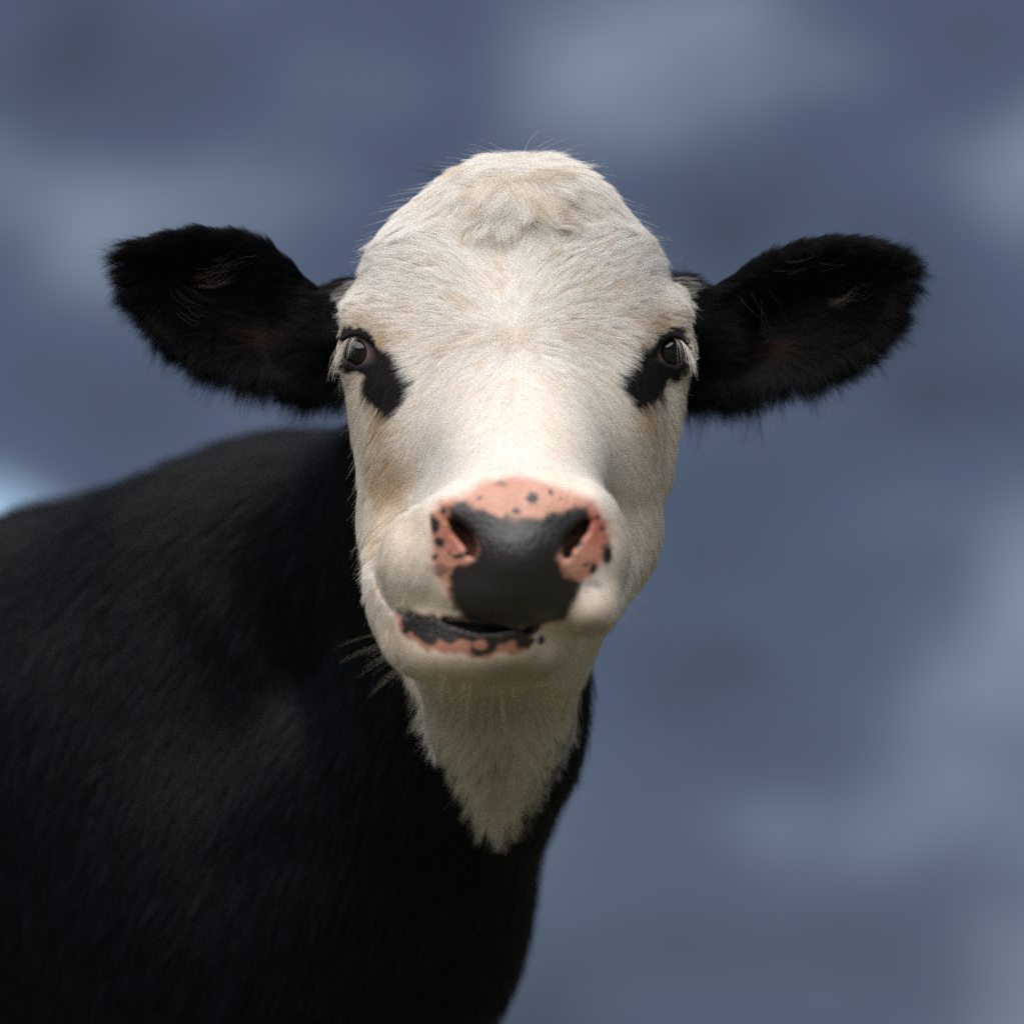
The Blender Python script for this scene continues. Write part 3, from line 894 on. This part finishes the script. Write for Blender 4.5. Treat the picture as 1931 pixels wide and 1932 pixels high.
def forelock():
    """the tousled tuft on the poll, locks of longer hair falling forward"""
    allp, allc = [], []
    locks = []
    for i in range(150):
        u = float(np.clip(rng.normal(0, 1), -1.35, 1.35))
        x = 970 + 52 * u; y = 366 + rng.normal(0, 24)
        sgn = -1 if x < 975 + rng.normal(0, 25) else 1
        ang = rng.normal(0, .35)
        if abs(u) < .5: d = (sgn * rng.uniform(.1, .7), -1)
        else: d = (sgn * rng.uniform(.5, 1.1), -rng.uniform(.5, 1.0))
        locks.append((x, y, d, rng.uniform(20, 38) * (1 - .35 * abs(u) / 1.35)))
    cnt = [int(rng.integers(90, 180)) for _ in locks]
    X = np.concatenate([l[0] + np.clip(rng.normal(0, 13, m), -22, 22) for l, m in zip(locks, cnt)])
    Y = np.clip(np.concatenate([l[1] + rng.normal(0, 9, m) for l, m in zip(locks, cnt)]), 322, 425)
    PA = np.stack([q(a, b, -120) for a, b in zip(X, Y)])
    # drop onto the skin along the view
    ray = normalize(PA + np.array([0, 0, DIST], np.float32))
    for _ in range(16): PA = PA + ray * np.maximum(sdf(PA), -.002)[:, None] * .9
    NA, _ = grad(PA)
    o_ = 0
    for (x, y, d, ln), m in zip(locks, cnt):
        P, Nn = PA[o_:o_ + m], NA[o_:o_ + m]; o_ += m
        D = np.tile(np.array([d[0], d[1], -.1], np.float32), (m, 1)) + rng.normal(0, .12, (m, 3)).astype(np.float32)
        L_ = ln * (.7 + .5 * rng.random(m)) * .001
        bend = rng.normal(0, .55)
        T = normalize(D - Nn * (D * Nn).sum(1)[:, None]); Bn = np.cross(Nn, T)
        k = 8; pts = np.empty((m, k, 3), np.float32); pts[:, 0] = P - Nn * .0005; cur = pts[:, 0].copy()
        l0 = rng.uniform(.5, 1.15)
        for i in range(1, k):
            t = (i - .5) / (k - 1)
            a = l0 * (1 - t) - .05 - .25 * t * t
            th = bend * t * t * 1.6
            cur = cur + ((T * math.cos(th) + Bn * math.sin(th)) * math.cos(a) + Nn * math.sin(a)) * (L_ / (k - 1))[:, None]
            pts[:, i] = cur
        g = pts.mean(0, keepdims=True)
        s = np.linspace(0, 1, k) ** 1.3
        pts = pts + (g - pts) * (s[None, :, None] * rng.uniform(.3, .68))
        c = mix(np.tile(WHITE, (m, 1)), TAN, np.full(m, rng.uniform(0, .8) ** 1.5)) * rng.uniform(.94, 1.06)
        allp.append(pts); allc.append(c * (.9 + .2 * rng.random((m, 1))))
    # a few black wisps from behind the poll
    m = 26; k = 8
    P = np.stack([q(852 + rng.normal(0, 12), 336 + rng.normal(0, 5), 175) for _ in range(m)])
    T = normalize(np.stack([-1 + rng.normal(0, .25, m), .55 + rng.normal(0, .25, m), .1 + 0 * P[:, 0]], 1).astype(np.float32))
    pts = np.empty((m, k, 3), np.float32); cur = P.copy(); pts[:, 0] = P
    for i in range(1, k):
        T = normalize(T + np.array([-.05, -.09, 0], np.float32)); cur = cur + T * (.026 * (.6 + .6 * rng.random((m, 1)))).astype(np.float32) / (k - 1); pts[:, i] = cur
    strands('poll_wisps', pts, np.full(m, .00006), np.tile(BLACK, (m, 1)), M_BLACK, cow)
    pts = np.concatenate(allp); c = np.clip(np.concatenate(allc), 0, .95)
    strands('forelock', pts, np.full(len(pts), .000052), c, M_WHITE, cow, nrm=NA)

def ear_fur(poly, root_x, tip_x, sgn):
    d2 = np.full(len(tx), 999., np.float32)
    m = in_box(tx, ty, poly, 50) & (tw > 20) & (tw < 430)
    d2[m] = poly_sd(tx[m], ty[m], poly)
    wt = np.where((d2 < 25) & (FW < .5), 1.0, 0) * np.where(d2 > -18, 2.2, 1.0)
    n = 105000
    P, Nn = sample(wt, n)
    x, y, w = to_layout(P)
    d = poly_sd(x, y, poly)
    e = 3.0
    ox = poly_sd(x + e, y, poly) - poly_sd(x - e, y, poly); oy = poly_sd(x, y + e, poly) - poly_sd(x, y - e, poly)
    o = np.sqrt(ox * ox + oy * oy) + 1e-6; ox, oy = ox / o, oy / o
    al = np.clip((x - root_x) / (tip_x - root_x), 0, 1)
    edge = sstep(-70, -8, d)
    n1 = fbm(P / .018, 61, 2) - .5; n2 = fbm(P / .018, 63, 2) - .5
    gx = sgn * (1 - edge) * 1.0 + ox * edge * .9 + sgn * .45
    low = sstep(0, .5, oy)
    top = sstep(.1, -.5, oy) * sstep(1.0, .8, al)
    gy = -oy * edge * (.75 + .35 * low) + (1 - edge) * (.12 - .1 * al) - .15 * low * edge
    gz = -.3 * edge
    gx = np.where((oy > .5) & (al < .45), gx * .45, gx) + sgn * .9 * top; gy = gy * (1 - .5 * top)
    D = np.stack([gx + 1.1 * n1, gy + 1.1 * n2, gz + np.zeros_like(gx)], 1).astype(np.float32)
    L_ = 13 + 7 * edge + 10 * edge * low * sstep(.8, .3, al)
    L_ = L_ * (.55 + .75 * rng.random(n) ** 1.3) * .001
    L_ = L_ * (.78 + .45 * vnoise(P / .007, 67)) * (1 - .3 * top)
    L_ = np.where((rng.random(n) < .03) & (top < .5), L_ * 1.8, L_)
    pts = grow(P, Nn, D, L_, .6 + .6 * n1, .12, 6, curl=.7, drop=.35 * low * edge)
    pts, ci = clump(pts, .55, 18)
    c, b, wh = coat(P)
    k = .6 + .8 * rng.random(n) + .5 * (rng.random(ci.max() + 1)[ci] - .3)
    c = c * np.clip(k, .4, 2)[:, None] * .6
    strands('ear_fur', pts, (.042 + .025 * rng.random(n)) * .001, c, M_EAR, cow, nrm=Nn)

def ear_tufts():
    """pale stray hairs inside the ears"""
    pp, cc = [], []
    def tuft(x, y, d, ln, m, sx, sy, bend, bright):
        X = x + rng.normal(0, sx, m); Y = y + rng.normal(0, sy, m)
        P = np.stack([q(a, b, -60) for a, b in zip(X, Y)])
        ray = normalize(P + np.array([0, 0, DIST], np.float32))
        for _ in range(40): P = P + ray * np.maximum(sdf(P), -.002)[:, None] * .8
        Nn, _ = grad(P)
        D = np.tile(np.array([d[0], d[1], -.35], np.float32), (m, 1)) + rng.normal(0, .16, (m, 3)).astype(np.float32)
        T = normalize(D); B = np.tile(np.array([-T[:, 1].mean(), T[:, 0].mean(), 0], np.float32), (m, 1))
        L_ = ln * (.6 + .6 * rng.random(m)) * .001; k = 8
        pts = np.empty((m, k, 3), np.float32); pts[:, 0] = P + Nn * .006; cur = pts[:, 0].copy()
        for i in range(1, k):
            t = (i - .5) / (k - 1); th = bend * (t - .3) + rng.normal(0, .05, m)
            cur = cur + (T * np.cos(th)[:, None] + B * np.sin(th)[:, None]) * (L_ / (k - 1))[:, None]
            pts[:, i] = cur
        pp.append(pts); cc.append(np.tile(np.array([.10, .082, .064]) * bright, (m, 1)) * (.6 + .8 * rng.random((m, 1))))
    tuft(378, 520, (1, .12), 26, 22, 10, 10, 1.1, 1.0)
    tuft(420, 490, (1, .15), 22, 10, 22, 8, .5, .6)
    tuft(340, 560, (.6, -.5), 22, 12, 18, 14, .5, .5)
    tuft(430, 610, (-.8, .2), 20, 8, 30, 20, .8, .4)
    tuft(1575, 572, (1, .18), 24, 24, 12, 6, 1.1, 1.0)
    tuft(1500, 500, (1, .1), 24, 8, 35, 10, .6, .55)
    tuft(1420, 560, (.5, -.8), 22, 8, 20, 20, .6, .5)
    tuft(1640, 520, (.9, -.2), 18, 8, 30, 20, .6, .4)
    pts = np.concatenate(pp)
    strands('ear_tufts', pts, np.full(len(pts), .00007), np.concatenate(cc), M_WHITE, cow)

def coat_fur():
    dE = np.full(len(tx), 999., np.float32)
    for p in (LEFT_EAR, RIGHT_EAR):
        m = in_box(tx, ty, p, 50) & (tw > 20) & (tw < 430)
        dE[m] = np.minimum(dE[m], poly_sd(tx[m], ty[m], p))
    patch = (FC.max(1) < .06) & (FW > .5) & (FB < .3)
    wt = np.where((FW < .5) & (dE > 5), 1.0, 0) * facing * (tx > -260) * (tx < 1400) * (ty < 2150) * (ty > 250)
    wt = wt * np.where(tw < 420, 2.0, 1.0)
    n = 270000
    P, Nn = sample(wt, n)
    x, y, w = to_layout(P)
    Dn = dir_cam(np.array([0, 0, -1.0])); Bk = dir_cam(-HEADING)
    n1 = fbm(P / .05, 71, 2) - .5; n2 = fbm(P / .05, 73, 2) - .5; n3 = fbm(P / .012, 75, 2) - .5
    D = Dn[None] * 1.0 + Bk[None] * (.45 + .5 * sstep(1200, 900, y))[:, None]
    D = D + np.stack([n1, n2 * .5, n1 * 0], 1) * .7 + np.stack([n3, n3 * 0, n3], 1) * .25
    L_ = (20 + 2 * sstep(700, 400, w)) * (.6 + .7 * rng.random(n)) * .001
    L_ = np.where((w > 600) & (y < 960), L_ * 1.5, L_)
    fl = rng.random(n) < .07
    pts = grow(P, Nn, D.astype(np.float32), L_, np.where(fl, .6, .20 + .2 * n3), np.where(fl, .35, .04), 4, curl=.25)
    pts, ci = clump(pts, .5, 22)
    c = np.tile(BLACK, (n, 1)) * (.5 + .6 * rng.random((n, 1)) + 1.3 * (rng.random(ci.max() + 1)[ci] ** 2)[:, None])
    strands('coat_fur', pts, (.10 + .05 * rng.random(n)) * .001, np.clip(c, .0015, 1), M_BLACK, cow, nrm=Nn)

def lashes(ctr, lid, sgn):
    m = 56
    xs = np.array([p[0] for p in lid[:4]], float); ys = np.array([p[1] for p in lid[:4]], float)
    t = rng.random(m) ** 1.7 * (len(xs) - 1)
    i = np.minimum(t.astype(int), len(xs) - 2); f = t - i
    X = xs[i] * (1 - f) + xs[i + 1] * f; Y = ys[i] * (1 - f) + ys[i + 1] * f
    out = (X - (676 if sgn < 0 else 1268)) / 26
    P0 = []
    for a, b in zip(X, Y):
        k = np.array(q(a, b, 0)) + np.array([0, 0, DIST], np.float32); k /= np.linalg.norm(k)
        o = np.array([0, 0, -DIST], np.float32); oc = o - ctr
        bq = oc @ k; cq = oc @ oc - (EYE_RAD + 5 * S) ** 2
        P0.append(o + k * (-bq - math.sqrt(max(bq * bq - cq, 0))))
    P = np.array(P0, np.float32)
    L_ = (15 + 8 * np.clip(out * sgn, -1, 1)) * (.7 + .5 * rng.random(m)) * .001
    k = 7; pts = np.empty((m, k, 3), np.float32); pts[:, 0] = P; cur = P.copy()
    sx = sgn * (.34 + .18 * np.clip(out * sgn, -1, 1)) + rng.normal(0, .14, m)
    for j in range(1, k):
        tt = (j - .5) / (k - 1)
        d = np.stack([sx * (1 - .65 * tt), -.55 - .8 * tt + 0 * sx, -.75 + .85 * tt + 0 * sx], 1).astype(np.float32)
        cur = cur + normalize(d) * (L_ / (k - 1))[:, None]
        pts[:, j] = cur
    g = rng.choice(m, 14, replace=False)
    idx = np.array([g[np.argmin(((pts[g, 0] - p) ** 2).sum(1))] for p in pts[:, 0]])
    s = np.linspace(0, 1, k)[None, :, None] ** 1.2
    pts = pts + (pts[idx] - pts) * s * .2
    c = np.tile(np.array([.74, .70, .66]), (m, 1)) * (.75 + .4 * rng.random((m, 1)))
    strands('eyelashes', pts, np.full(m, .000062), np.clip(c, 0, .9), M_WHITE, cow)

def whiskers():
    spots = [(720 + 60 * t, 1195 + 70 * t, -1, -.35) for t in rng.random(16)] + [(830 + 220 * t, 1270 + 20 * math.sin(t * 3.1), rng.normal(0, .3), -1) for t in rng.random(26)]
    spots += [(735 + 50 * a, 1060 + 80 * b, -.8, -.5) for a, b in rng.random((12, 2))] + [(1120 + 40 * a, 1080 + 80 * b, .8, -.5) for a, b in rng.random((12, 2))]
    P = np.stack([q(a, b, -560) for a, b, _, _ in spots])
    ray = normalize(P + np.array([0, 0, DIST], np.float32))
    for _ in range(60): P = P + ray * np.maximum(sdf(P), -.002)[:, None] * .8
    Nn, _ = grad(P); m = len(P); k = 7
    T = normalize(np.array([[c_, d_, -.25] for _, _, c_, d_ in spots], np.float32) + Nn * .9 + rng.normal(0, .15, (m, 3)).astype(np.float32))
    L_ = (.016 + .020 * rng.random((m, 1))).astype(np.float32)
    pts = np.empty((m, k, 3), np.float32); cur = P.copy(); pts[:, 0] = P
    for i in range(1, k):
        T = normalize(T + np.array([0, -.06, 0], np.float32)); cur = cur + T * L_ / (k - 1); pts[:, i] = cur
    strands('whiskers', pts, np.full(m, .00006), np.tile(np.array([.55, .50, .42]), (m, 1)) * (.4 + .6 * rng.random((m, 1))), M_WHITE, cow, tip=.15)

t1 = time.time()
whiskers()
face_fur(); print('face', round(time.time() - t1, 1))
forelock()
ear_fur(LEFT_EAR, 640, 235, -1)
ear_fur(RIGHT_EAR, 1300, 1707, 1)
ear_tufts(); print('ears', round(time.time() - t1, 1))
coat_fur()
lashes(EYE_L, LID_L, -1)
lashes(EYE_R, LID_R, 1)
print('fur', round(time.time() - t1, 1), 'total', round(time.time() - T0, 1))
scene.cycles_curves.shape = 'RIBBONS'
